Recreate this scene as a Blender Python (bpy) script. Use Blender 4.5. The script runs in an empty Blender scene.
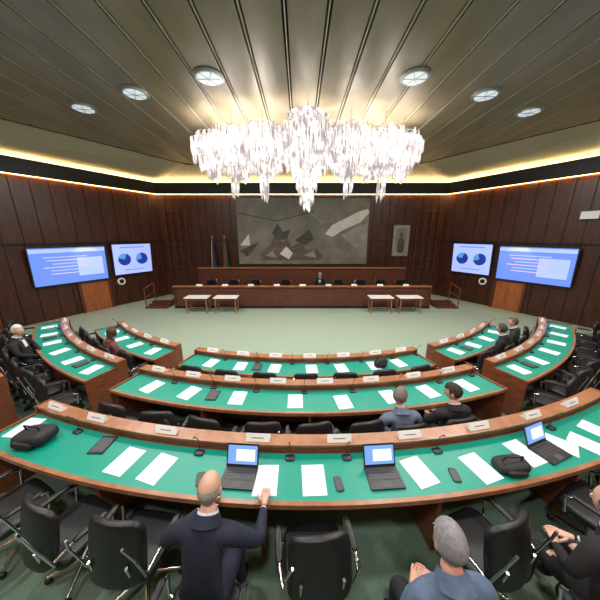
import bpy, bmesh, math, random
from mathutils import Vector, Matrix
random.seed(4)
S=bpy.context.scene
S.view_settings.view_transform='Standard'
CX,CY=0.1,12.4
rad=math.radians

# ------------------------------------------------------------ materials
def mat(name,col,rough=.5,metal=0,emis=0,ecol=None,noise=0,nscale=8,col2=None,stretch=None,bump=0,spec=None,alpha=None):
    m=bpy.data.materials.new(name); m.use_nodes=True
    nt=m.node_tree; b=nt.nodes['Principled BSDF']
    b.inputs['Base Color'].default_value=(*col,1)
    b.inputs['Roughness'].default_value=rough
    b.inputs['Metallic'].default_value=metal
    if spec is not None: b.inputs['Specular IOR Level'].default_value=spec
    if emis:
        b.inputs['Emission Color'].default_value=(*(ecol or col),1)
        b.inputs['Emission Strength'].default_value=emis
    if noise or col2:
        tc=nt.nodes.new('ShaderNodeTexCoord'); mp=nt.nodes.new('ShaderNodeMapping')
        nt.links.new(tc.outputs['Object'],mp.inputs['Vector'])
        if stretch: mp.inputs['Scale'].default_value=stretch
        n=nt.nodes.new('ShaderNodeTexNoise'); n.inputs['Scale'].default_value=nscale
        n.inputs['Detail'].default_value=5
        nt.links.new(mp.outputs['Vector'],n.inputs['Vector'])
        r=nt.nodes.new('ShaderNodeValToRGB')
        c2=col2 or tuple(c*(1-noise) for c in col)
        r.color_ramp.elements[0].position=.35; r.color_ramp.elements[1].position=.65
        r.color_ramp.elements[0].color=(*c2,1); r.color_ramp.elements[1].color=(*col,1)
        nt.links.new(n.outputs['Fac'],r.inputs['Fac'])
        nt.links.new(r.outputs['Color'],b.inputs['Base Color'])
        if bump:
            bp=nt.nodes.new('ShaderNodeBump'); bp.inputs['Strength'].default_value=bump; bp.inputs['Distance'].default_value=.02
            nt.links.new(n.outputs['Fac'],bp.inputs['Height']); nt.links.new(bp.outputs['Normal'],b.inputs['Normal'])
    return m
M={}
M['wall']=mat('dark_walnut',(.075,.023,.011),.38,col2=(.036,.011,.006),nscale=5,stretch=(3,3,.35))
M['walldk']=mat('groove_black',(.010,.005,.004),.6)
M['wood']=mat('mahogany',(.24,.080,.036),.32,col2=(.14,.045,.021),nscale=6,stretch=(1,1,6))
M['wood2']=mat('bench_wood',(.13,.042,.024),.35,col2=(.075,.024,.014),nscale=5,stretch=(1,1,5))
M['trimw']=mat('light_wood_edge',(.36,.155,.075),.3,noise=.3,nscale=9)
M['green']=mat('green_desk_top',(.0,.265,.195),.40,noise=.06,nscale=3)
M['carpet']=mat('carpet',(.29,.37,.29),.95,noise=.10,nscale=60,bump=.3)
M['carpet2']=mat('carpet_tier',(.13,.205,.155),.95,noise=.2,nscale=60,bump=.3)
M['ceil']=mat('ceiling_plank',(.36,.30,.205),.34,noise=.28,nscale=2,stretch=(1,.3,1))
M['ceildk']=mat('ceiling_gap',(.02,.018,.014),.7)
M['ceilrib']=mat('ceiling_rib',(.62,.57,.45),.5,noise=.05)
M['cream']=mat('cream_plaster',(.70,.62,.43),.8,noise=.06,nscale=2)
M['black']=mat('black_band',(.006,.006,.007),.55)
M['cove']=mat('cove_lamp',(1,.85,.55),.5,emis=8,ecol=(1,.80,.46))
M['cove2']=mat('wall_wash_lamp',(1,.6,.25),.5,emis=22,ecol=(1,.50,.18))
M['chrome']=mat('chrome',(.75,.76,.78),.18,metal=1)
M['leather']=mat('black_leather',(.012,.012,.014),.42,noise=.3,nscale=30)
M['paper']=mat('paper',(.78,.83,.90),.7,noise=.04,nscale=10)
M['text']=mat('printed_text',(.42,.44,.48),.7)
M['dtext']=mat('bold_text',(.12,.12,.13),.7)
M['plate']=mat('white_plate',(.88,.89,.90),.4,noise=.03)
M['plastic']=mat('dark_plastic',(.02,.021,.024),.4,noise=.2,nscale=20)
M['key']=mat('keyboard_keys',(.06,.06,.065),.5)
M['lcd']=mat('laptop_screen',(.1,.2,.5),.3,emis=.75,ecol=(.22,.42,.85))
M['lcdw']=mat('laptop_window',(.6,.7,.9),.3,emis=.8,ecol=(.65,.78,1))
M['scr']=mat('screen_blue',(.1,.15,.4),.3,emis=.9,ecol=(.13,.27,.88))
M['scr2']=mat('screen_pale',(.3,.4,.8),.3,emis=.9,ecol=(.36,.46,.95))
M['scrd']=mat('screen_pie',(.01,.02,.2),.3,emis=.6,ecol=(.02,.06,.42))
M['scrp']=mat('screen_pie_slice',(.1,.3,.6),.3,emis=.7,ecol=(.08,.30,.75))
M['scrl']=mat('screen_text',(.8,.5,.5),.3,emis=.8,ecol=(.45,.38,.62))
M['mural']=mat('mural_ground',(.25,.24,.20),.7,col2=(.16,.155,.135),nscale=1.2)
M['mwhite']=mat('mural_white',(.74,.74,.70),.7,noise=.15,nscale=4)
M['mgrey']=mat('mural_grey',(.34,.33,.30),.7,noise=.3,nscale=3)
M['mdark']=mat('mural_dark',(.085,.08,.075),.7,noise=.4,nscale=4)
M['mbrown']=mat('mural_brown',(.16,.125,.105),.7,noise=.4,nscale=4)
M['door']=mat('door_wood',(.42,.13,.04),.35,noise=.35,nscale=4,stretch=(3,3,.4),emis=.0)
M['lampglass']=mat('downlight_glass',(.7,.78,.82),.3,emis=.7,ecol=(.75,.85,.9))
M['lampring']=mat('downlight_ring',(.5,.52,.52),.35,metal=.6)
M['red']=mat('flag_red',(.25,.03,.03),.8); M['fgreen']=mat('flag_green',(.02,.12,.06),.8)
M['fblue']=mat('flag_blue',(.02,.04,.15),.8); M['brass']=mat('brass',(.6,.42,.15),.3,metal=1)
M['bag']=mat('bag_nylon',(.018,.018,.02),.7,noise=.4,nscale=25)

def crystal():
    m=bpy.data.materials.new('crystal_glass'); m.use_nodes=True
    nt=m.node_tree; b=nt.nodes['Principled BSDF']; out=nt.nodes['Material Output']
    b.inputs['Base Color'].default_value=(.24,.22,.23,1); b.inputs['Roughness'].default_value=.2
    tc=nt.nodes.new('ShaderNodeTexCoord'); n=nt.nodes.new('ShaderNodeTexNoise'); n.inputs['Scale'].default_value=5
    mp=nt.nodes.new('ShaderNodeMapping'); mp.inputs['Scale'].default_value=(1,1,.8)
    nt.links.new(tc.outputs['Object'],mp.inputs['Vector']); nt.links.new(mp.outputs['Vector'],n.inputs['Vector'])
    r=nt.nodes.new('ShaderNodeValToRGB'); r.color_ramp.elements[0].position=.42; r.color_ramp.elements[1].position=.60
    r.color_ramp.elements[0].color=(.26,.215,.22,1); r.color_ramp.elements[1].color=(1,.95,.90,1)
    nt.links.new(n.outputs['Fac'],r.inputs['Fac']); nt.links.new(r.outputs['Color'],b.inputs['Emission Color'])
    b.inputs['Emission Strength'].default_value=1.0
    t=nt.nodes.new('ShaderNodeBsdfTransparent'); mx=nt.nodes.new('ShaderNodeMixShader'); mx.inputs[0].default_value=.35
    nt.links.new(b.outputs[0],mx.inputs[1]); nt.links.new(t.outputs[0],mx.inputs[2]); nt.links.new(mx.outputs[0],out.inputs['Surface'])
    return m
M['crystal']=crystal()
M['bulb']=mat('chandelier_bulb',(1,.95,.88),.3,emis=22,ecol=(1,.92,.80))

# ------------------------------------------------------------ mesh builder
class B:
    def __init__(s): s.v=[];s.f=[];s.m=[];s.mats=[];s.smooth=[]
    def mi(s,k):
        if k not in s.mats: s.mats.append(k)
        return s.mats.index(k)
    def add(s,vs,fs,k,sm=False):
        o=len(s.v); s.v+= [tuple(v) for v in vs]; i=s.mi(k)
        for f in fs: s.f.append([o+a for a in f]); s.m.append(i); s.smooth.append(sm)
    def box(s,c,d,k,rz=0,mx=None):
        R=mx or Matrix.Rotation(rz,3,'Z'); c=Vector(c)
        vs=[c+R@Vector((x*d[0]/2,y*d[1]/2,z*d[2]/2)) for z in(-1,1) for y in(-1,1) for x in(-1,1)]
        s.add(vs,[(0,2,3,1),(4,5,7,6),(0,1,5,4),(2,6,7,3),(0,4,6,2),(1,3,7,5)],k)
    def cyl(s,p0,p1,r0,r1,k,n=10,cap=True,sm=True):
        p0=Vector(p0);p1=Vector(p1);d=(p1-p0).normalized()
        a=d.orthogonal().normalized();b=d.cross(a)
        vs=[]
        for p,r in((p0,r0),(p1,r1)):
            for i in range(n):
                t=2*math.pi*i/n; vs.append(p+a*math.cos(t)*r+b*math.sin(t)*r)
        s.add(vs,[(i,(i+1)%n,n+(i+1)%n,n+i) for i in range(n)],k,sm)
        if cap: s.add(vs[:n],[tuple(range(n))[::-1]],k); s.add(vs[n:],[tuple(range(n))],k)
    def tube(s,pts,r,k,n=8):
        for a,b in zip(pts,pts[1:]): s.cyl(a,b,r,r,k,n)
        for p in pts[1:-1]: s.sup(p,(r,r,r),k,1,6,8)
    def sup(s,c,h,k,e=1,nu=8,nv=14,mx=None,fn=None):
        c=Vector(c);vs=[]
        sp=lambda w,e: math.copysign(abs(w)**e,w)
        for i in range(nu+1):
            ph=-math.pi/2+math.pi*i/nu
            for j in range(nv):
                t=2*math.pi*j/nv
                p=Vector((h[0]*sp(math.cos(ph),e)*sp(math.cos(t),e),h[1]*sp(math.cos(ph),e)*sp(math.sin(t),e),h[2]*sp(math.sin(ph),e)))
                if fn: p=fn(p)
                if mx: p=mx@p
                vs.append(c+p)
        fs=[(i*nv+j,i*nv+(j+1)%nv,(i+1)*nv+(j+1)%nv,(i+1)*nv+j) for i in range(nu) for j in range(nv)]
        s.add(vs,fs,k,True)
    def arc(s,R0,R1,a0,a1,z0,z1,k,n=None,z1b=None):
        n=n or max(2,int(abs(a1-a0)/1.2)); vs=[]
        zb=z1 if z1b is None else z1b
        for i in range(n+1):
            t=rad(a0+(a1-a0)*i/n); sx,cy=math.sin(t),-math.cos(t)
            for R,z in((R0,z0),(R1,z0),(R1,zb),(R0,z1)): vs.append((CX+R*sx,CY+R*cy,z))
        fs=[]
        for i in range(n):
            o=i*4
            for q in range(4): fs.append((o+q,o+(q+1)%4,o+4+(q+1)%4,o+4+q))
        fs+=[(3,2,1,0),(n*4,n*4+1,n*4+2,n*4+3)]
        s.add(vs,fs,k)
    def prism(s,pts,z0,z1,k):
        n=len(pts); vs=[(p[0],p[1],z0) for p in pts]+[(p[0],p[1],z1) for p in pts]
        s.add(vs,[tuple(range(n))[::-1],tuple(range(n,2*n))]+[(i,(i+1)%n,n+(i+1)%n,n+i) for i in range(n)],k)
    def mesh(s,name):
        me=bpy.data.meshes.new(name); me.from_pydata(s.v,[],s.f)
        for k in s.mats: me.materials.append(M[k])
        me.polygons.foreach_set('material_index',s.m); me.polygons.foreach_set('use_smooth',s.smooth)
        bm=bmesh.new(); bm.from_mesh(me); bmesh.ops.recalc_face_normals(bm,faces=bm.faces); bm.to_mesh(me); bm.free()
        me.update(); return me
    def obj(s,name,loc=(0,0,0),rz=0):
        return place(s.mesh(name),name,loc,rz)
def place(me,name,loc=(0,0,0),rz=0):
    o=bpy.data.objects.new(name,me); o.location=loc; o.rotation_euler=(0,0,rz)
    S.collection.objects.link(o); return o
def P(R,deg,z=0):
    t=rad(deg); return (CX+R*math.sin(t),CY-R*math.cos(t),z)

# ------------------------------------------------------------ room shell
HW=5.9
YB=14.0; XB=7.6; YC=7.0; XC=XB+.547*(YB-YC); YF=-2.6
room=[(CX-XB,YB),(CX+XB,YB),(CX+XC,YC),(CX+XC,YF),(CX-XC,YF),(CX-XC,YC)]
b=B(); b.prism(room,-.15,0,'carpet'); b.obj('floor')
arcp=[P(8.74,a)[:2] for a in [x*2 for x in range(-30,31)]]
arc2=[P(10.06,a)[:2] for a in [x*2 for x in range(30,-31,-1)]]
b=B(); b.prism(arcp+arc2,0.0,.15,'carpet2'); b.obj('floor_tier_middle')
q=P(10.06,60)
tier=[P(10.06,a)[:2] for a in [x*2 for x in range(-30,31)]]+[(CX+XC-.12,q[1]),(CX+XC-.12,YF+.02),(CX-XC+.12,YF+.02),(CX-XC+.12,q[1])]
b=B(); b.prism(tier,0.0,.3,'carpet2'); b.obj('floor_tier_outer')

def wall(name,p0,p1,h=HW,pw=.62,rail=True):
    p0=Vector((*p0,0));p1=Vector((*p1,0)); L=(p1-p0).length; d=(p1-p0)/L
    ang=math.atan2(d.y,d.x); n=Vector((-d.y,d.x,0))
    b=B(); b.box(p0+d*L/2-n*.1+Vector((0,0,h/2)),(L,.2,h),'walldk',ang)
    k=int(L/pw); w=L/k
    for i in range(k):
        c=p0+d*(w*(i+.5))
        for z0,z1 in((0.0,2.98),(3.0,h)):
            b.box(c+n*.012+Vector((0,0,(z0+z1)/2)),(w-.03,.03,z1-z0-.03),'wall',ang)
    if rail: b.box(p0+d*L/2+n*.05+Vector((0,0,2.99)),(L,.1,.05),'walldk',ang)
    return b.obj(name)
wall('wall_back',room[1],room[0],pw=.42,rail=False)
wall('wall_left',room[0],room[5],pw=.5); wall('wall_right',room[2],room[1],pw=.5)
wall('wall_left_rear',room[5],room[4]); wall('wall_right_rear',room[3],room[2])
wall('wall_front',room[4],room[3])

def offs(pts,dist):
    n=len(pts);out=[]
    for i in range(n):
        a=Vector(pts[i-1]);c=Vector(pts[i]);e=Vector(pts[(i+1)%n])
        d1=(c-a).normalized();d2=(e-c).normalized()
        n1=Vector((d1.y,-d1.x));n2=Vector((d2.y,-d2.x))
        m=(n1+n2).normalized(); out.append(tuple(c+m*dist/m.dot(n1)))
    return out
def ring(b,pa,za,pb,zb,k):
    n=len(pa); vs=[(*p,za) for p in pa]+[(*p,zb) for p in pb]
    b.add(vs,[(i,(i+1)%n,n+(i+1)%n,n+i) for i in range(n)],k)
r1=offs(room,.40); r05=offs(room,.34); r02=offs(room,.03)
b=B()
ring(b,r1,5.30,r1,5.84,'black'); ring(b,offs(room,.18),5.34,r1,5.30,'black'); ring(b,r1,5.84,r05,5.84,'black'); ring(b,r05,5.84,r05,5.62,'black'); ring(b,r05,5.62,r02,5.62,'black')
b.obj('trim_1')
b=B(); ra=offs(room,.06); rb=offs(room,.30); ring(b,ra,5.66,rb,5.66,'cove'); ring(b,ra,5.66,ra,5.70,'cove'); ring(b,rb,5.66,rb,5.76,'cove')
b.obj('cove_light_strip')
b=B(); ra=offs(room,.06); rb=offs(room,.12); ring(b,ra,5.37,rb,5.37,'cove2'); ring(b,ra,5.34,rb,5.34,'cove2'); ring(b,rb,5.37,rb,5.34,'cove2')
b.obj('warm_light_strip')
HC=6.5
inner=[(CX-5.4,12.9),(CX+5.4,12.9),(CX+9.35,7.0),(CX+9.35,YF),(CX-9.35,YF),(CX-9.35,7.0)]
b=B(); ring(b,room,HW,inner,HC,'cream')
b.prism(inner,HC+.10,HC+.2,'ceildk')
ring(b,inner,HC-.02,inner,HC+.12,'ceildk')
w=.66
for i in range(-14,15):
    x0=i*w-w/2+.045; x1=i*w+w/2-.045
    if abs(x0)>9.35 or abs(x1)>9.35: continue
    def ym(x):
        ax=abs(x); return 12.88 if ax<5.4 else 12.88-(ax-5.4)*(5.9/3.95)
    ys=[(CX+x0,YF+.02),(CX+x1,YF+.02),(CX+x1,ym(x1)),(CX+x0,ym(x0))]
    b.prism(ys,HC,HC+.06,'ceil')
    b.prism([(CX+x1+.035,YF+.02),(CX+x1+.055,YF+.02),(CX+x1+.055,min(ym(x1),ym(x1+.05))),(CX+x1+.035,ym(x1+.02))],HC-.005,HC+.04,'ceilrib')
b.obj('ceiling')

b=B()
b.cyl((0,0,-.02),(0,0,.0),.31,.31,'lampring',28)
b.cyl((0,0,-.05),(0,0,-.02),.27,.30,'lampring',28)
b.cyl((0,0,-.055),(0,0,-.05),.23,.23,'lampglass',28)
for a in range(3): 
    t=a*math.pi/3; b.box((0,0,-.06),(.5,.015,.012),'lampring',t)
dm=b.mesh('downlight')
for x,y in[(-5.6,7.5),(-3.82,6.8),(-1.9,6.2),(2.4,6.2),(4.35,6.87),(6.1,7.7),(-6,3),(-2.5,2.4),(2.7,2.4),(6.2,3),(-4,-.8),(0,-.8),(4,-.8)]:  # fittings overhead and behind the camera are unseen, added as general room fill
    place(dm,'ceiling_downlight',(x,y,HC))
    l=bpy.data.lights.new('downlight_fill','AREA'); l.shape='DISK'; l.size=.44; l.energy=110; l.color=(1,.97,.92)
    o=bpy.data.objects.new('downlight_fill',l); o.location=(x,y,HC-.075); S.collection.objects.link(o)

# ------------------------------------------------------------ chandelier
b=B()
def cluster(cx,cy,zt,tiers):
    for ti,(r,z0,L) in enumerate(tiers):
        zz=zt-z0
        n=max(5,int(2*math.pi*r/.085))
        pts=[(cx+r*math.cos(2*math.pi*j/16),cy+r*math.sin(2*math.pi*j/16),zz) for j in range(17)]
        for a,c in zip(pts,pts[1:]): b.cyl(a,c,.008,.008,'crystal',5,False)
        for rr,nn in((r,n),(r*.72,int(n*.6))):
            for j in range(nn):
                t=2*math.pi*(j+random.random()*.5)/nn; l=L*random.uniform(.75,1.25)
                q=rr*random.uniform(.9,1.10)
                x=cx+q*math.cos(t);y=cy+q*math.sin(t); zq=zz+random.uniform(-.06,.06)
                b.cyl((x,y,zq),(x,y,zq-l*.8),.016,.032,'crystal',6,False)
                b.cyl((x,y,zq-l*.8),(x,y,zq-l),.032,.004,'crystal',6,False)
    r0=tiers[0][0]
    for j in range(6):
        t=2*math.pi*j/6; x=cx+r0*.55*math.cos(t);y=cy+r0*.55*math.sin(t)
        b.sup((x,y,zt-.25),(.06,.06,.09),'bulb',1,6,8)
        b.cyl((cx,cy,zt),(x,y,zt-.14),.01,.01,'chrome',5)
    b.sup((cx,cy,zt-.6),(.08,.08,.14),'bulb',1,6,8)
    b.cyl((cx,cy,zt-.6),(cx,cy,HC),.015,.015,'chrome',6)
def tiers(r,d):
    return [(r*.8,-.02,.34),(r,.12,.42),(r*.93,.34,.40),(r*.62,.58,.34),(r*.34,.80,.32),(r*.18,1.0,d-1.0)]
CHX,CHY=.2,8.0
cl=[(0,0,6.25,[(.62,-.05,.4),(.82,.15,.45),(.76,.42,.45),(.58,.72,.42),(.40,1.0,.40),(.27,1.3,.40),(.18,1.62,.38),(.09,1.92,.36)],1)]
for x,y,z,r,d in((-2.72,.05,6.02,.52,1.2),(2.72,.05,6.02,.52,1.2),(-2.05,-.30,6.0,.56,1.6),(2.10,-.30,6.0,.56,1.6),(-2.0,.6,6.1,.55,1.15),(2.0,.6,6.1,.55,1.15),
                 (-1.2,-.38,6.05,.62,1.7),(1.15,-.38,6.05,.62,1.65),(-1.2,.65,6.15,.6,1.2),(1.2,.65,6.15,.6,1.2),(0,-.75,6.1,.55,1.3),(0,.8,6.2,.6,1.2)):
    cl.append((x,y,z,tiers(r,d),0))
for x,y,z,t,g in cl: cluster(CHX+x,CHY+y,z,t)
b.cyl((CHX,CHY,HC-.06),(CHX,CHY,HC),.5,.55,'chrome',24)
for x,y,z,t,g in cl[1:]: b.cyl((CHX,CHY,6.2),(CHX+x,CHY+y,z),.018,.018,'chrome',6)
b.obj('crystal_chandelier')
for x,y,z,t,g in cl:
    l=bpy.data.lights.new('chandelier_lamp','POINT'); l.energy=260 if g else 80; l.shadow_soft_size=.12; l.color=(1,.92,.80)
    o=bpy.data.objects.new('chandelier_lamp',l); o.location=(CHX+x,CHY+y,z-(1.2 if g else .45)); S.collection.objects.link(o)

# ------------------------------------------------------------ desks
def desk(R,a0,a1,fz,depth=.53):
    b=B()
    top=fz+.75
    b.arc(R+.12,R+.12+depth,a0,a1,top-.035,top-.004,'wood')
    b.arc(R+.14,R+.10+depth,a0,a1,top-.006,top,'green')
    b.arc(R+.10+depth,R+.14+depth,a0,a1,top-.045,top+.003,'trimw')
    b.arc(R,R+.12,a0,a1,top-.05,top+.075,'wood')
    b.arc(R-.02,R+.135,a0,a1,top+.075,top+.10,'trimw')
    b.arc(R+.02,R+.05,a0,a1,fz,top-.05,'wood2')
    b.arc(R-.0,R+.07,a0,a1,fz,fz+.08,'walldk')
    n=max(1,round(abs(a1-a0)*math.pi/180*R/1.5))
    da=.035/R*180/math.pi
    for i in range(n+1):
        a=a0+(a1-a0)*i/n
        if i==0: s0,s1=a0,a0+da
        elif i==n: s0,s1=a1-da,a1
        else: s0,s1=a-da/2,a+da/2
        b.arc(R+.05,R+.08+depth,s0,s1,fz,top-.035,'wood',n=1)
    for s0,s1 in((a0-da,a0),(a1,a1+da)):
        b.arc(R-.02,R+.15+depth,s0,s1,fz,top+.02,'wood',n=1)
        b.arc(R-.02,R+.15,s0,s1,top+.02,top+.105,'wood',n=1)
    b.obj('curved_council_desk')
R1,R2,R3=7.6,8.77,10.1
desk(R1,-18,18.5,0); desk(R1,22.5,44,0); desk(R1,-44,-22.5,0)
desk(R2,-19.3,19.8,.15); desk(R2,23.3,51,.15); desk(R2,-51,-23.3,.15)
desk(R3,-20,24,.3); desk(R3,-52,-28.3,.3); desk(R3,31,52,.3)

# ------------------------------------------------------------ chair
b=B()
b.sup((0,0,.46),(.25,.24,.045),'leather',.35,8,20)
tilt=Matrix.Rotation(rad(-12),3,'X')
b.sup((0,-.25,.74),(.24,.035,.25),'leather',.4,10,20,mx=tilt,fn=lambda p:Vector((p.x*(1-.12*(p.z+.25)),p.y+1.1*p.x*p.x,p.z)))
b.tube([(.15,-.2,.43),(.15,-.27,.55),(.15,-.29,.7)],.012,'chrome'); b.tube([(-.15,-.2,.43),(-.15,-.27,.55),(-.15,-.29,.7)],.012,'chrome')
for sx in(-1,1):
    b.tube([(sx*.2,.12,.43),(sx*.285,.14,.46),(sx*.29,.16,.62),(sx*.29,.1,.65),(sx*.29,-.14,.66),(sx*.27,-.24,.62)],.013,'chrome')
    b.sup((sx*.29,0,.668),(.028,.13,.014),'leather',.6,6,12)
    b.tube([(sx*.245,-.24,.55),(sx*.25,-.31,.85),(sx*.21,-.335,.975)],.010,'chrome')
b.cyl((0,0,.1),(0,0,.43),.03,.03,'chrome',12); b.cyl((0,0,.38),(0,0,.43),.07,.12,'leather',12)
for i in range(5):
    t=2*math.pi*i/5+.3; e=(.27*math.cos(t),.27*math.sin(t),.07)
    b.cyl((0,0,.12),e,.026,.016,'chrome',8); b.sup((e[0],e[1],.03),(.028,.028,.03),'leather',1,6,10)
chair_me=b.mesh('conference_chair')
def chair(R,a,fz,tw=0): place(chair_me,'conference_chair',P(R,a,fz),rad(a+tw))

# ------------------------------------------------------------ desk items
b=B(); b.box((0,0,.002),(.22,.31,.004),'paper')
for i in range(7): b.box((-.01 if i%2 else 0,.11-.03*i,.0046),(.15 if i%3 else .12,.004,.0006),'text')
paper_me=b.mesh('document')
b=B()
vs=[(-.13,-.04,0),(.13,-.04,0),(.13,.04,0),(-.13,.04,0),(-.13,0,.075),(.13,0,.075)]
b.add(vs,[(0,1,2,3),(0,4,5,1),(2,5,4,3),(0,3,4),(1,5,2)],'plate')
b.box((0,-.0225,.035),(.13,.0015,.008),'dtext',mx=Matrix.Rotation(rad(-28),3,'X'))
plate_me=b.mesh('name_plate')
b=B(); b.box((0,0,.01),(.32,.23,.018),'plastic'); b.box((0,.03,.0195),(.28,.12,.003),'key'); b.box((0,-.075,.0195),(.09,.06,.002),'key')
for i in range(4): b.box((0,-.012+i*.028,.0215),(.27,.018,.002),'plastic')
T=Matrix.Rotation(rad(-22),3,'X'); c=Vector((0,.115,.02))
b.box(c+T@Vector((0,0,.105)),(.32,.012,.21),'plastic',mx=T)
b.box(c+T@Vector((0,-.0068,.108)),(.295,.002,.175),'lcd',mx=T)
b.box(c+T@Vector((.03,-.0082,.105)),(.19,.001,.11),'lcdw',mx=T)
lap_me=b.mesh('laptop')
b=B(); b.sup((0,0,.010),(.05,.038,.011),'plastic',.4,6,12)
b.tube([(0,.01,.02),(0,.02,.12),(0,-.01,.20),(0,-.05,.25)],.0038,'plastic',6); b.sup((0,-.06,.258),(.009,.017,.009),'plastic',1,6,8)
b.box((.025,-.015,.021),(.015,.012,.004),'red')
mic_me=b.mesh('gooseneck_microphone')
b=B(); b.box((0,0,.008),(.17,.235,.012),'plastic'); b.box((0,0,.015),(.14,.2,.002),'key'); tab_me=b.mesh('tablet')
b=B(); b.sup((0,0,.007),(.038,.075,.006),'plastic',.3,6,16); b.box((0,0,.0135),(.062,.125,.001),'key'); ph_me=b.mesh('mobile_phone')

def on(me,name,R,a,z,tw=0): place(me,name,P(R,a,z),rad(a+tw))
D=180/math.pi
Rm3=R3+.40; z3=1.05; LZ=.1005
for x,tw,r in[(-1.81,-4,0),(-1.42,-9,.02),(-.32,3,.04),(.13,2,.03),(1.17,12,0),(1.80,8,.04),(2.42,5,-.02),(2.92,30,-.02),(3.22,18,.08),(3.60,10,0),(-3.4,15,-.06)]:
    on(paper_me,'paper_document',Rm3+r,(x-CX)/Rm3*D,z3,tw)
for x,tw in[(-.58,0),(.80,0),(2.68,6)]: on(lap_me,'laptop',Rm3+.04,(x-CX)/Rm3*D,z3,tw)
for u,x in enumerate([-3.15,-2.45,-1.5,-.45,.42,1.2,2.05,2.85,3.6]):
    on(plate_me,'name_plate',R3+.06,(x-CX)/R3*D,z3+LZ)
for x in[-2.6,-1.05,-.1,.48,1.45,3.0]: on(mic_me,'gooseneck_microphone',R3+.20,(x-CX)/R3*D,z3)
on(tab_me,'tablet',R3+.28,(-2.2-CX)/10.4*D,z3,12)
for x,tw in((-.95,20),(1.5,-15),(.36,8)): on(ph_me,'mobile_phone',R3+.48,(x-CX)/10.6*D,z3,tw)
Rm2=R2+.38; z2=.90
for x,tw,r in[(-2.45,-10,0),(-1.75,-12,0),(-.95,3,0),(-.07,2,.02),(.64,6,.05),(1.38,3,0),(2.05,8,-.02),(2.78,4,0)]:
    on(paper_me,'paper_document',Rm2+r,(x-CX)/Rm2*D,z2,tw)
for x in[-2.5,-1.8,-1.1,-.35,.4,1.15,1.9,2.6]:
    on(plate_me,'name_plate',R2+.06,(x-CX)/R2*D,z2+LZ); on(mic_me,'gooseneck_microphone',R2+.19,(x+.42-CX)/R2*D,z2)
Rm1=R1+.38; z1=.75
for x,tw in[(-1.85,-4),(-1.2,4),(-.5,-3),(.23,2),(.82,5),(1.5,-4),(2.05,6)]:
    on(paper_me,'paper_document',Rm1,(x-CX)/Rm1*D,z1,tw)
for x in[-1.9,-1.2,-.5,.2,.9,1.6,2.2]:
    on(plate_me,'name_plate',R1+.06,(x-CX)/R1*D,z1+LZ); on(mic_me,'gooseneck_microphone',R1+.19,(x+.35-CX)/R1*D,z1)
for sgn in(-1,1):
    for i in range(6):
        a=sgn*(25.5+i*4.6)
        if i<4:
            on(paper_me,'paper_document',Rm1,sgn*(25.5+i*5),z1,random.uniform(-15,15))
            on(plate_me,'name_plate',R1+.06,sgn*(25.5+i*5),z1+LZ); on(mic_me,'gooseneck_microphone',R1+.19,sgn*(28+i*5),z1)
        on(paper_me,'paper_document',Rm2,a,z2,random.uniform(-15,15))
        on(plate_me,'name_plate',R2+.06,a,z2+LZ); on(mic_me,'gooseneck_microphone',R2+.19,a+2.2,z2)
for R,a,z in[(Rm1+.02,28,z1),(Rm2,-28,z2),(Rm2,27.8,z2),(Rm2,-41.8,z2),(Rm1,(-.85-CX)/Rm1*D,z1),(Rm2,(-1.35-CX)/Rm2*D,z2)]:
    on(tab_me,'tablet',R,a,z,random.uniform(-10,10))

def bag(name,R,a,z,d=(.26,.13,.12),tw=0):
    b=B(); b.sup((0,0,d[2]),d,'bag',.55,10,20,fn=lambda p:Vector((p.x*(1-.5*max(0,p.z)),p.y*(1-1.2*max(0,p.z)),p.z+.02*math.sin(9*p.x))))
    b.sup((0,-d[1]*.95,d[2]*.8),(d[0]*.6,.03,d[2]*.55),'bag',.5,8,14)
    b.tube([(-.09,0,d[2]*1.9),(-.08,-.02,d[2]*1.9+.07),(.08,-.02,d[2]*1.9+.07),(.09,0,d[2]*1.9)],.009,'plastic',6)
    b.obj(name,P(R,a,z),rad(a+tw))
bag('briefcase',R3+.42,(-3.02-CX)/10.5*D,z3,(.21,.14,.07),10)
bag('shoulder_bag',R3+.50,(2.1-CX)/10.6*D,z3,(.155,.095,.05),-12)
bag('handbag',R1+.42,(1.62-CX)/8*D,z1,(.13,.08,.08),5)

for x in[-2.75,-2.0,-1.35,.12,1.5,2.85,3.5]: chair(10.95,(x-CX)/10.9*D,.3,random.uniform(-14,14))
for x in[-2.5,-1.85,-1.15,-.45,.15,.78]: chair(9.70,(x-CX)/9.6*D,.15,random.uniform(-14,14))
for x in[-2.0,-1.3,-.6,.1,.8,1.5,2.2]: chair(8.34,(x-CX)/8.3*D,0,random.uniform(-5,5))
for sgn in(-1,1):
    for i in range(8):
        a=25+i*3.6
        if sgn<0 and abs(a-38.4)<2.5: continue
        chair(9.66,sgn*a,.15,random.uniform(-15,15))
    for a in((26,34.5,38.5,42.5) if sgn<0 else (26.5,42.5)): chair(8.36,sgn*a,0,random.uniform(-6,6))
for a in(-31,-35,-39,-43,-47,34,38,42,46): chair(10.98,a,.3,random.uniform(-15,15))

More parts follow.
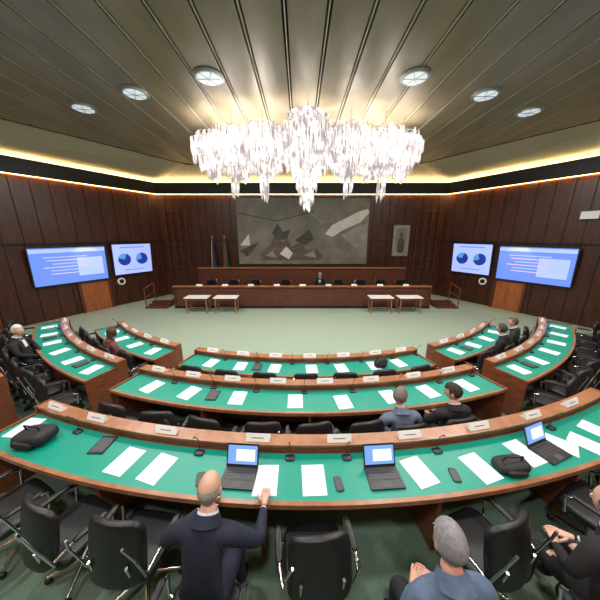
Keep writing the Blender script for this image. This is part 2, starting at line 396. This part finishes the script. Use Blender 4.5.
# ------------------------------------------------------------ presidency benches
b=B()
b.box((CX,12.98,.1),(13.0,1.70,.2),'wood2'); b.box((CX,13.35,.45),(11.6,.95,.5),'wood2')
b.obj('dais_platform')
def bench(name,y,half,z0,ztop,depth=.55):
    b=B(); L=2*half
    b.box((CX,y,(z0+ztop-.1)/2),(L,.05,ztop-.1-z0),'wood2')
    n=int(L/.72)
    for i in range(n):
        x=CX-half+(i+.5)*L/n
        b.box((x,y-.03,(z0+ztop)/2-.08),(L/n-.05,.02,(ztop-z0)*.72),'wood2')
    b.box((CX,y+.03,ztop-.03),(L+.08,.26,.05),'trimw')
    b.box((CX,y+.06,ztop-.1),(L,.1,.12),'wood2')
    b.box((CX,y+depth/2+.1,ztop-.22),(L,depth,.04),'green')
    b.box((CX,y-.04,z0+.06),(L,.03,.12),'walldk')
    for s in(-1,1):
        b.box((CX+s*(half+.0),y+depth/2,(z0+ztop)/2-.03),(.06,depth+.2,ztop-z0-.06),'wood2')
    return b.obj(name)
bench('presidency_bench',11.2,5.85,0.0,1.06)
bench('upper_bench',12.62,5.2,.2,1.72,depth=.40)
for s in(-1,1):
    b=B()
    x=CX+s*6.75
    for i in range(3): b.box((x,11.25+.28*i,.033*(i+1)),(1.0,.28,.066*(i+1)),'wood2')
    b.tube([(x+s*.5,11.2,.0),(x+s*.5,11.2,.9),(x+s*.5,12.0,1.05),(x+s*.5,12.0,.2)],.022,'wood')
    b.tube([(x+s*.5,11.2,.5),(x+s*.5,12.0,.62)],.014,'wood')
    b.obj('step_handrail')
def table(x,y):
    b=B(); b.box((0,0,.70),(1.0,.55,.035),'plate'); b.box((0,0,.64),(.9,.45,.07),'wood')
    for sx in(-1,1):
        for sy in(-1,1): b.cyl((sx*.44,sy*.21,0),(sx*.42,sy*.2,.66),.022,.03,'trimw',8)
        b.box((sx*.43,0,.22),(.03,.42,.03),'trimw')
    b.box((0,.0,.22),(.86,.03,.03),'trimw')
    b.obj('side_table',(x,y,0))
for x in(-4.45,-3.2,3.5,4.75): table(x,10.55)
for i in range(9):
    x=-4.6+i*1.18
    place(plate_me,'name_plate',(x,11.23,1.055),0); place(mic_me,'gooseneck_microphone',(x+.35,11.42,.86),math.pi)
    place(paper_me,'paper_document',(x,11.55,.86),0)

# ------------------------------------------------------------ mural on back wall
b=B()
def flat(pts,y,k,t=.02):
    n=len(pts); vs=[(p[0],y,p[1]) for p in pts]+[(p[0],y-t,p[1]) for p in pts]
    b.add(vs,[tuple(range(n)),tuple(range(n,2*n))[::-1]]+[(i,(i+1)%n,n+(i+1)%n,n+i) for i in range(n)],k)
x0,x1,za,zb=CX-3.45,CX+3.55,1.75,5.15
flat([(x0,za),(x1,za),(x1,zb),(x0,zb)],13.965,'mural',.06)
yy=13.90
flat([(1.35,3.35),(1.75,3.20),(2.3,3.55),(3.2,3.95),(3.66,4.45),(3.55,4.62),(3.1,4.5),(2.4,4.15),(1.7,3.8)],yy,'mwhite')
flat([(2.2,3.3),(3.0,2.6),(3.6,2.8),(3.6,3.9),(3.2,3.8)],yy+.006,'mgrey')
flat([(-3.25,2.75),(-2.75,3.35),(-2.7,2.75)],yy,'mwhite'); flat([(-3.3,2.45),(-2.75,2.72),(-2.2,2.95),(-2.55,2.5),(-2.9,2.15)],yy,'mdark')
flat([(-2.2,2.35),(-1.6,2.75),(-1.35,3.35),(-.95,2.9),(-.7,3.15),(-.45,2.7),(.1,2.95),(.35,2.5),(.9,2.6),(1.3,2.2),(1.1,1.95),(-2.1,1.95)],yy+.012,'mbrown')
flat([(-1.5,3.4),(-1.2,3.9),(-.9,3.45),(-.5,3.6),(-.7,3.1),(-1.2,3.0)],yy,'mdark')
flat([(-1.1,2.3),(-.75,2.7),(-.4,2.35),(-.6,2.0)],yy,'mwhite'); flat([(.2,2.2),(.7,2.5),(.9,2.1)],yy,'mgrey'); flat([(-1.9,2.2),(-1.5,2.5),(-1.3,2.1)],yy,'mgrey')
flat([(-.3,3.0),(.5,3.6),(.75,3.1),(.3,2.75)],yy,'mdark')
flat([(-3.3,4.4),(-1.2,4.0),(.8,4.5),(.75,4.54),(-1.2,4.05),(-3.25,4.44)],yy+.01,'mdark',.01)
flat([(-.2,5.0),(1.2,3.9),(1.25,3.95),(-.1,5.02)],yy+.01,'mgrey',.01)
b.obj('mural_painting')
b=B()
for (c,d) in [((CX+.05,13.93,zb+.05),(7.2,.08,.1)),((x0-.05,13.93,(za+zb)/2),(.1,.08,zb-za+.2)),((x1+.05,13.93,(za+zb)/2),(.1,.08,zb-za+.2))]: b.box(c,d,'wall')
b.obj('trim_2')
def flag(x,y,z0,cols):
    b=B(); b.cyl((0,0,0),(0,0,.05),.18,.16,'brass',16); b.cyl((0,0,.05),(0,0,2.45),.018,.018,'brass',8); b.sup((0,0,2.5),(.04,.04,.07),'brass',1,6,8)
    nz,nt=12,36
    for ci,k in enumerate(cols):
        vs=[];m=nt//len(cols)
        for i in range(nz+1):
            z=2.35-1.9*i/nz; rr=.03+.17*(i/nz)**.7
            for j in range(m+1):
                t=2*math.pi*(ci*m+j)/nt
                r=rr*(1+.22*math.sin(t*7)); vs.append((r*math.cos(t)*1.0,r*math.sin(t)*.7,z-.06*math.cos(t)))
        b.add(vs,[(i*(m+1)+j,i*(m+1)+j+1,(i+1)*(m+1)+j+1,(i+1)*(m+1)+j) for i in range(nz) for j in range(m)],k,True)
    b.obj('flag_on_pole',(x,y,z0),-1.6)
flag(CX-4.1,13.58,.7,['fgreen','mgrey','red']); flag(CX-4.75,13.58,.7,['fblue','fblue','brass'])
b=B(); b.box((0,0,0),(.95,.05,1.7),'wood2'); b.box((0,-.03,0),(.85,.02,1.6),'mgrey'); b.box((0,-.042,.0),(.6,.01,1.3),'mural'); b.sup((0,-.045,-.25),(.2,.012,.4),'mdark',.7,8,12); b.sup((0,-.05,.3),(.11,.012,.15),'mbrown',1,8,12)
b.obj('framed_portrait',(CX+5.35,13.92,3.0))
for s in(-1,1):
    b=B(); xx=CX+s*6.7
    for i in range(8): b.box((xx,13.90,1.6+i*.42),(1.1,.05,.04),'wood2')
    for i in range(4): b.box((xx-.55+i*.366,13.90,3.0),(.05,.06,3.2),'wood2')
    b.obj('wood_lattice_screen')

# ------------------------------------------------------------ side screens
def wallpt(side,t,z,off=0):
    y=t; x=XB+.547*(YB-y)
    n=Vector((-1,-.547,0)).normalized()
    p=Vector((x,y,z))+n*off
    return Vector((CX+side*p.x,p.y,p.z))
for side in(-1,1):
    d=Vector((side*.547,-1,0)).normalized(); n=Vector((-side,-.547,0)).normalized()
    for (ya,yb,zt,zbm,kind) in((9.25,11.45,2.86,1.36,'big'),(11.65,13.25,2.92,1.44,'small')):
        pm=wallpt(side,(ya+yb)/2,(zt+zbm)/2,.20); L=(yb-ya)*1.14
        H=zt-zbm
        zax=Vector((0,0,1)); mx=Matrix((d,n,zax)).transposed()
        if mx.determinant()<0: mx=Matrix((-d,n,zax)).transposed()
        tl=mx@Matrix.Rotation(rad(-5),3,'X')
        b=B()
        W=lambda x,y,z: tl@Vector((x,y,z))
        b.box((0,0,0),(L,.07,H),'plastic',mx=tl)
        b.box(W(0,.038,0),(L-.08,.008,H-.08),'scr' if kind=='big' else 'scr2',mx=tl)
        if kind=='big':
            b.box(W(0,.044,H*.40),(L-.1,.004,.14),'scr2',mx=tl)
            b.box(W(-.25*L,.044,-.08),(L*.36,.004,H*.5),'scr2',mx=tl)
            for i in range(6): b.box(W(.15+.1*math.sin(i*3),.046,H*.24-i*.13),(L*.55*(1-.15*(i%3)),.004,.035),'scrl' if i%2 else 'scr2',mx=tl)
        else:
            for sx in(-1,1):
                cc=W(sx*L*.22,.042,.0); b.cyl(cc,W(sx*L*.22,.05,0),.28,.28,'scrd',28)
                pts=[W(sx*L*.22,.052,0)]+[W(sx*L*.22+.28*math.cos(t),.052,.28*math.sin(t)) for t in [x*.2+.3*sx for x in range(0,9)]]
                b.add(pts,[tuple(range(len(pts)))],'scrp')
            b.box(W(0,.044,H*.38),(L*.6,.004,.05),'scr',mx=tl); b.box(W(0,.044,-H*.34),(L*.5,.004,.04),'scr',mx=tl)
        b.box(W(0,-.10,0),(.3,.12,.3),'plastic',mx=tl)
        b.obj('display_screen',pm)
    b=B(); b.cyl((0,0,0),n*.04,.17,.17,'plate',24); b.cyl(n*.04,n*.05,.10,.10,'walldk',20); b.obj('round_loudspeaker',wallpt(side,11.9,1.15,.06))
    b=B(); mx=Matrix((d,n,Vector((0,0,1)))).transposed(); h=1.28
    b.box((0,0,h/2),(1.0,.05,h),'door',mx=mx)
    for sx in(-1,1): b.box(mx@Vector((sx*.55,.01,h/2)),(.1,.08,h),'wood2',mx=mx)
    b.box(mx@Vector((0,.01,h+.03)),(1.2,.08,.06),'wood2',mx=mx)
    for sx in(-.24,.24): b.box(mx@Vector((sx,.03,h/2)),(.40,.02,h*.8),'door',mx=mx)
    b.cyl(mx@Vector((.38,.03,.8)),mx@Vector((.38,.1,.8)),.02,.02,'brass',8); b.cyl(mx@Vector((.38,.09,.8)),mx@Vector((.26,.09,.8)),.012,.012,'brass',8)
    b.obj('door_%d'%(1 if side<0 else 2),wallpt(side,10.95,0,.06))
    l=bpy.data.lights.new('door_spot','SPOT'); l.energy=50; l.spot_size=rad(70); l.color=(1,.62,.3)
    o=bpy.data.objects.new('door_spot',l); o.location=wallpt(side,10.7,3.3,.9); o.rotation_euler=Vector((0,0,-1)).rotation_difference(wallpt(side,10.95,.9,0)-o.location).to_euler(); S.collection.objects.link(o)
b=B(); n=Vector((-1,-.547,0)).normalized(); d=Vector((.547,-1,0)).normalized(); mx=Matrix((d,n,Vector((0,0,1)))).transposed()
b.box((0,0,0),(.5,.06,.30),'plastic',mx=mx); b.box(mx@Vector((0,.035,0)),(.46,.01,.26),'plate',mx=mx)
b.obj('sign_panel',wallpt(1,9.30,3.98,.07))

# ------------------------------------------------------------ people
SK=[(.62,.36,.27),(.55,.30,.22),(.70,.42,.33)]
def skinned(verts,edges,radii,roots=(0,),sub=2):
    me=bpy.data.meshes.new('t'); me.from_pydata(verts,edges,[])
    o=bpy.data.objects.new('t',me); S.collection.objects.link(o)
    sm=o.modifiers.new('s','SKIN'); sm.use_smooth_shade=True; sm.branch_smoothing=.6
    for i,r in enumerate(radii):
        d=me.skin_vertices[0].data[i]; d.radius=r if isinstance(r,tuple) else (r,r); d.use_root=(i in roots)
    ss=o.modifiers.new('u','SUBSURF'); ss.levels=sub; ss.render_levels=sub
    dg=bpy.context.evaluated_depsgraph_get(); dg.update()
    r=bpy.data.meshes.new_from_object(o.evaluated_get(dg))
    bpy.data.objects.remove(o); return r
def hand_mesh(side,curl=.35):
    V=[];E=[];Rr=[];roots=[]
    def chain(pts,rs):
        o=len(V);roots.append(o)
        for i,(p,r) in enumerate(zip(pts,rs)):
            V.append(p);Rr.append(r)
            if i:E.append((o+i-1,o+i))
    chain([(0,-.03,0),(0,.02,0),(0,.055,0),(0,.085,0)],[(.024,.020),(.032,.016),(.038,.014),(.036,.012)])
    for fx,L in((-.029,.072),(-.010,.082),(.010,.077),(.028,.060)):
        pts=[(fx*.8,.06,0)];p=Vector((fx,.088,0)); pts.append(tuple(p)); a=0
        for k,fr in enumerate((.45,.32,.23)):
            a+=curl*(.8+.3*k); p=p+Vector((fx*.1,math.cos(a),-math.sin(a)))*L*fr; pts.append(tuple(p))
        if side>0: pts=[(-q[0],q[1],q[2]) for q in pts]
        chain(pts,[.0095,.0095,.009,.0082,.007])
    th=[(-.02,.015,-.004),(-.042,.035,-.010),(-.060,.062,-.018),(-.066,.088,-.024)]
    if side<0: th=[(-q[0],q[1],q[2]) for q in th]
    chain(th,[.015,.013,.0105,.008])
    return skinned(V,E,Rr,roots,1)
def head_mesh(hair,style):
    b=B()
    def hd(p):
        x,y,z=p
        if z<0:
            k=1-.42*(-z/.12)**1.3; x*=k; y=y*(1-.22*(-z/.12)) + .012*(-z/.12)
        if y<0 and z>-.02: y*=1.06
        if y>.05: y=.05+(y-.05)*.85
        if y>.05 and .0<z<.025: y-=.006
        return Vector((x,y,z))
    b.sup((0,0,0),(.078,.098,.12),'sk',1,20,28,fn=hd)
    b.sup((0,.092,-.016),(.013,.020,.026),'sk',1,8,10,fn=lambda p:Vector((p.x*(1-.5*(p.z/.026)),p.y*(1-.6*(p.z/.026)),p.z)))
    for s in(-1,1):
        b.sup((s*.080,-.005,-.005),(.010,.020,.032),'sk',.9,8,10)
        b.sup((s*.030,.083,.010),(.013,.008,.008),'eyew',1,6,10); b.sup((s*.030,.0895,.010),(.0055,.004,.0055),'eyed',1,6,8)
        b.box((s*.030,.088,.030),(.030,.008,.006),'hair')
    b.sup((0,.078,-.062),(.024,.009,.006),'lip',1,6,12)
    nu,nv=22,28; vs=[];
    for i in range(nu+1):
        ph=-math.pi/2+math.pi*i/nu
        for j in range(nv):
            t=2*math.pi*j/nv
            p=hd((.078*math.cos(ph)*math.cos(t),.098*math.cos(ph)*math.sin(t),.12*math.sin(ph)))
            vs.append(p*1.0+p.normalized()*(.004 if style=='bald' else .010 if style!='long' else .016)+Vector((0,0,.002*math.sin(j*3+i))))
    fs=[]
    for i in range(nu):
        for j in range(nv):
            f=(i*nv+j,i*nv+(j+1)%nv,(i+1)*nv+(j+1)%nv,(i+1)*nv+j)
            c=sum((Vector(vs[a]) for a in f),Vector())/4
            ok=False
            if style=='bald': ok= c.y<.02 and -.06<c.z<.035 and (abs(c.x)>.03 or c.y<-.05)
            elif style=='long': ok=(c.y<.03 and c.z>-.10) or c.z>.075
            else: ok=(c.y<.02 and c.z>-.06 and (c.z>.0 or c.y<-.02)) or (c.z>.065)
            if ok: fs.append(f)
    b.add(vs,fs,'hair',True)
    if style=='long':
        b.sup((0,-.075,-.09),(.075,.04,.11),'hair',.9,8,14)
    return b
pcount=0
PK=['suit','sk','shirt','hair','shoe','eyew','eyed','trous','lip','tie']
def person(name,loc,rz,suit,shirt,hair,skin,style='short',lean=.08,elb=((-.27,.10,.84),(.27,.10,.84)),wr=((-.2,.36,.80),(.2,.36,.80)),yaw=0,pitch=0,tie=None,trous=None,curl=.35,jacket=True,slump=0):
    global pcount; pcount+=1; n=pcount
    mats={'suit':mat('cloth_%d'%n,suit,.85,noise=.25,nscale=20),'sk':mat('skin_%d'%n,skin,.5,noise=.08,nscale=12),'shirt':mat('shirt_%d'%n,shirt,.8),'hair':mat('hair_%d'%n,hair,.7,noise=.3,nscale=50),
      'shoe':mat('shoe_%d'%n,(.015,.012,.01),.4),'eyew':mat('eye_%d'%n,(.7,.7,.7),.3),'eyed':mat('iris_%d'%n,(.03,.02,.015),.3),'trous':mat('trousers_%d'%n,trous or suit,.85,noise=.2),'lip':mat('lip_%d'%n,(skin[0]*.75,skin[1]*.5,skin[2]*.5),.5),'tie':mat('tie_%d'%n,tie or suit,.6)}
    l=lean; g=slump
    V=[(0,0,.56),(0,.02+l*.3,.74-g*.4),(0,l*.7,.94-g*.8),(0,l*.95,1.075-g),(0,l*1.05+.01,1.135-g),(0,l*1.12+.03,1.185-g)]
    Rr=[(.165,.125),(.155,.12),(.175,.12),(.11,.085),(.062,.060),(.056,.058)]
    E=[(0,1),(1,2),(2,3),(3,4),(4,5)]
    for s,e,w in((-1,elb[0],wr[0]),(1,elb[1],wr[1])):
        i=len(V); V+=[(s*.11,l*.85,1.045-g),(s*.190,l*.85,1.03-g),e,w]; Rr+=[.088,.076,.052,.032]; E+=[(2,i),(i,i+1),(i+1,i+2),(i+2,i+3)]
    for s in(-1,1):
        i=len(V); V+=[(s*.10,.08,.545),(s*.13,.43,.53),(s*.13,.42,.10),(s*.14,.56,.045)]; Rr+=[.095,.068,.045,.036]; E+=[(0,i),(i,i+1),(i+1,i+2),(i+2,i+3)]
    body=skinned(V,E,Rr,(0,),2)
    for k in PK: body.materials.append(mats[k])
    W=[Vector(w) for w in wr]; El=[Vector(e) for e in elb]
    nb=Vector(V[4])
    for p in body.polygons:
        c=p.center; k=0
        if c.z>1.135-g and (c-nb).length<.13: k=1
        elif jacket and abs(c.x)<.05*(c.z+g-.80)/.3 and c.z+g>.80 and c.y>l*.7+.05:
            k=2 if (abs(c.x)>.018 or not tie) else 9
        elif c.z<.085: k=4
        elif (c.z<.60 and c.y>.12) or c.z<.5: k=7
        for w,e in zip(W,El):
            dv=(w-e).normalized(); tt=(c-w).dot(dv)
            if (c-w).length<.09 and tt>-.025: k=2 if tt<.0 else 1
        p.material_index=k; p.use_smooth=True
    bm=bmesh.new(); bm.from_mesh(body)
    for s,e,w in((-1,El[0],W[0]),(1,El[1],W[1])):
        hm=hand_mesh(s,curl)
        dy=(w-e).normalized(); dy=Vector((dy.x,dy.y,dy.z*.4)).normalized()
        dx=dy.cross(Vector((0,0,1))).normalized(); dz=dx.cross(dy)
        mx=Matrix.Translation(w+dy*.035)@Matrix((dx,dy,dz)).transposed().to_4x4()
        hm.transform(mx)
        o=len(bm.faces); bm.from_mesh(hm); bm.faces.ensure_lookup_table()
        for f in bm.faces[o:]: f.material_index=1; f.smooth=True
    hb=head_mesh(hair,style)
    hm=bpy.data.meshes.new('h'); hm.from_pydata(hb.v,[],hb.f)
    for p,mi in zip(hm.polygons,hb.m): p.material_index=PK.index(hb.mats[mi]); p.use_smooth=True
    top=Vector(V[5])
    hm.transform(Matrix.Translation(top+Vector((0,.022,.082)))@Matrix.Rotation(rad(yaw),4,'Z')@Matrix.Rotation(rad(-pitch),4,'X'))
    bm.from_mesh(hm)
    cb=B(); c0=Vector(V[4])+Vector((0,-.004,-.012)); dn=(Vector(V[5])-Vector(V[4])).normalized()
    cb.cyl(c0-dn*.03,c0+dn*.024,.088,.068,'shirt' ,24,False); cb.cyl(c0+dn*.024,c0+dn*.0,.068,.060,'shirt',24,False)
    cb.cyl(c0-dn*.055,c0+dn*.010,.112,.077,'suit',24,False); cb.cyl(c0+dn*.010,c0-dn*.01,.077,.070,'suit',24,False)
    cm=bpy.data.meshes.new('c'); cm.from_pydata(cb.v,[],cb.f)
    for p,mi in zip(cm.polygons,cb.m): p.material_index=PK.index(cb.mats[mi]); p.use_smooth=True
    bm.from_mesh(cm)
    bmesh.ops.recalc_face_normals(bm,faces=bm.faces)
    me=bpy.data.meshes.new(name); bm.to_mesh(me); bm.free()
    for k in PK: me.materials.append(mats[k])
    return place(me,name,loc,rz)
navy=(.012,.016,.04); blk=(.012,.012,.015); grey=(.06,.06,.07)
sk0,sk1,sk2=SK
a=(-.66-CX)/11.1*D
person('bald_seated_man',P(11.34,a,.3),rad(a),navy,(.6,.65,.75),(.35,.33,.31),sk0,'bald',lean=.24,pitch=18,curl=.3,slump=.045,elb=((-.34,.22,.82),(.36,.26,.84)),wr=((-.18,.47,.80),(.34,.52,.815)))
chair(11.36,a,.3)
a=(.86-CX)/11.2*D
person('grey_haired_man',P(11.58,a,.3),rad(a),(.10,.15,.25),(.10,.15,.25),(.25,.25,.27),sk1,'short',lean=.14,pitch=12,jacket=False,trous=blk,elb=((-.28,.12,.80),(.28,.12,.80)),wr=((-.10,.32,.68),(.10,.32,.68)))
chair(11.60,a,.3)
a=(2.10-CX)/11.2*D
person('balding_man',P(11.48,a,.3),rad(a),blk,(.6,.6,.65),(.12,.09,.07),sk0,'bald',lean=.12,pitch=10,slump=.03,elb=((-.29,.12,.80),(.29,.12,.80)),wr=((-.10,.32,.68),(.10,.32,.68)))
chair(11.50,a,.3)
bl=(.13,.17,.26)
for nm,x,su,sh,ha,st,ln,yw,g in(('councillor_in_blue_shirt',1.30,bl,bl,(.20,.17,.15),'short',.10,-50,.12),('dark_haired_councillor',1.98,blk,(.5,.5,.5),(.03,.02,.02),'short',.02,40,.07)):
    a=(x-CX)/9.75*D
    person(nm,P(9.84,a,.15),rad(a),su,sh,ha,sk0,st,lean=ln,yaw=yw,pitch=20,trous=blk,jacket=su!=bl,slump=g,elb=((-.28,.12,.76),(.28,.12,.76)),wr=((-.12,.33,.68),(.12,.33,.68)))
    chair(9.80,a,.15)
person('white_haired_man',P(9.62,-37.6,.15),rad(-37.6-30),blk,(.75,.78,.8),(.75,.75,.75),sk2,'short',lean=-.04,tie=(.05,.05,.15),yaw=-25,elb=((-.28,.06,.82),(.28,.06,.82)),wr=((-.06,.28,.68),(.08,.30,.68)))
chair(9.64,-37.6,.15,-30)
lap=dict(elb=((-.27,.10,.80),(.27,.10,.80)),wr=((-.12,.30,.68),(.12,.30,.68)))
person('seated_woman',P(8.56,-30.3,0),rad(-30.3),(.16,.05,.04),(.2,.06,.05),(.06,.03,.02),sk0,'long',lean=.10,jacket=False,trous=blk,yaw=15,slump=.04,**lap)
chair(8.44,-30.3,0)
person('man_in_dark_suit',P(8.56,31.8,0),rad(31.8),blk,(.6,.6,.6),(.05,.04,.03),sk1,'short',lean=.10,yaw=-10,**lap); chair(8.44,31.8,0)
person('man_in_navy_suit',P(8.56,37.0,0),rad(37.0),(.02,.02,.03),(.6,.6,.7),(.1,.08,.07),sk0,'short',lean=.12,yaw=20,**lap); chair(8.44,37.0,0)
person('presiding_official',(.95,12.0,.2),math.pi,navy,(.7,.7,.72),(.3,.3,.3),sk0,'short',lean=.05,tie=(.3,.02,.02),**lap)
for x in(-4.4,-3.3,-2.2,-.7,.95,1.9,3.0,4.0,5.0): place(chair_me,'conference_chair',(x,12.05,.2),math.pi)

# ------------------------------------------------------------ world, camera
w=bpy.data.worlds.new('World'); S.world=w; w.use_nodes=True
w.node_tree.nodes['Background'].inputs[0].default_value=(.6,.65,.7,1); w.node_tree.nodes['Background'].inputs[1].default_value=.05
cam=bpy.data.cameras.new('camera'); cam.sensor_width=36; cam.lens=15.0; cam.clip_start=.05
co=bpy.data.objects.new('camera',cam); co.location=(0,0,3.3); co.rotation_euler=(rad(90-14.57),0,0)
S.collection.objects.link(co); S.camera=co
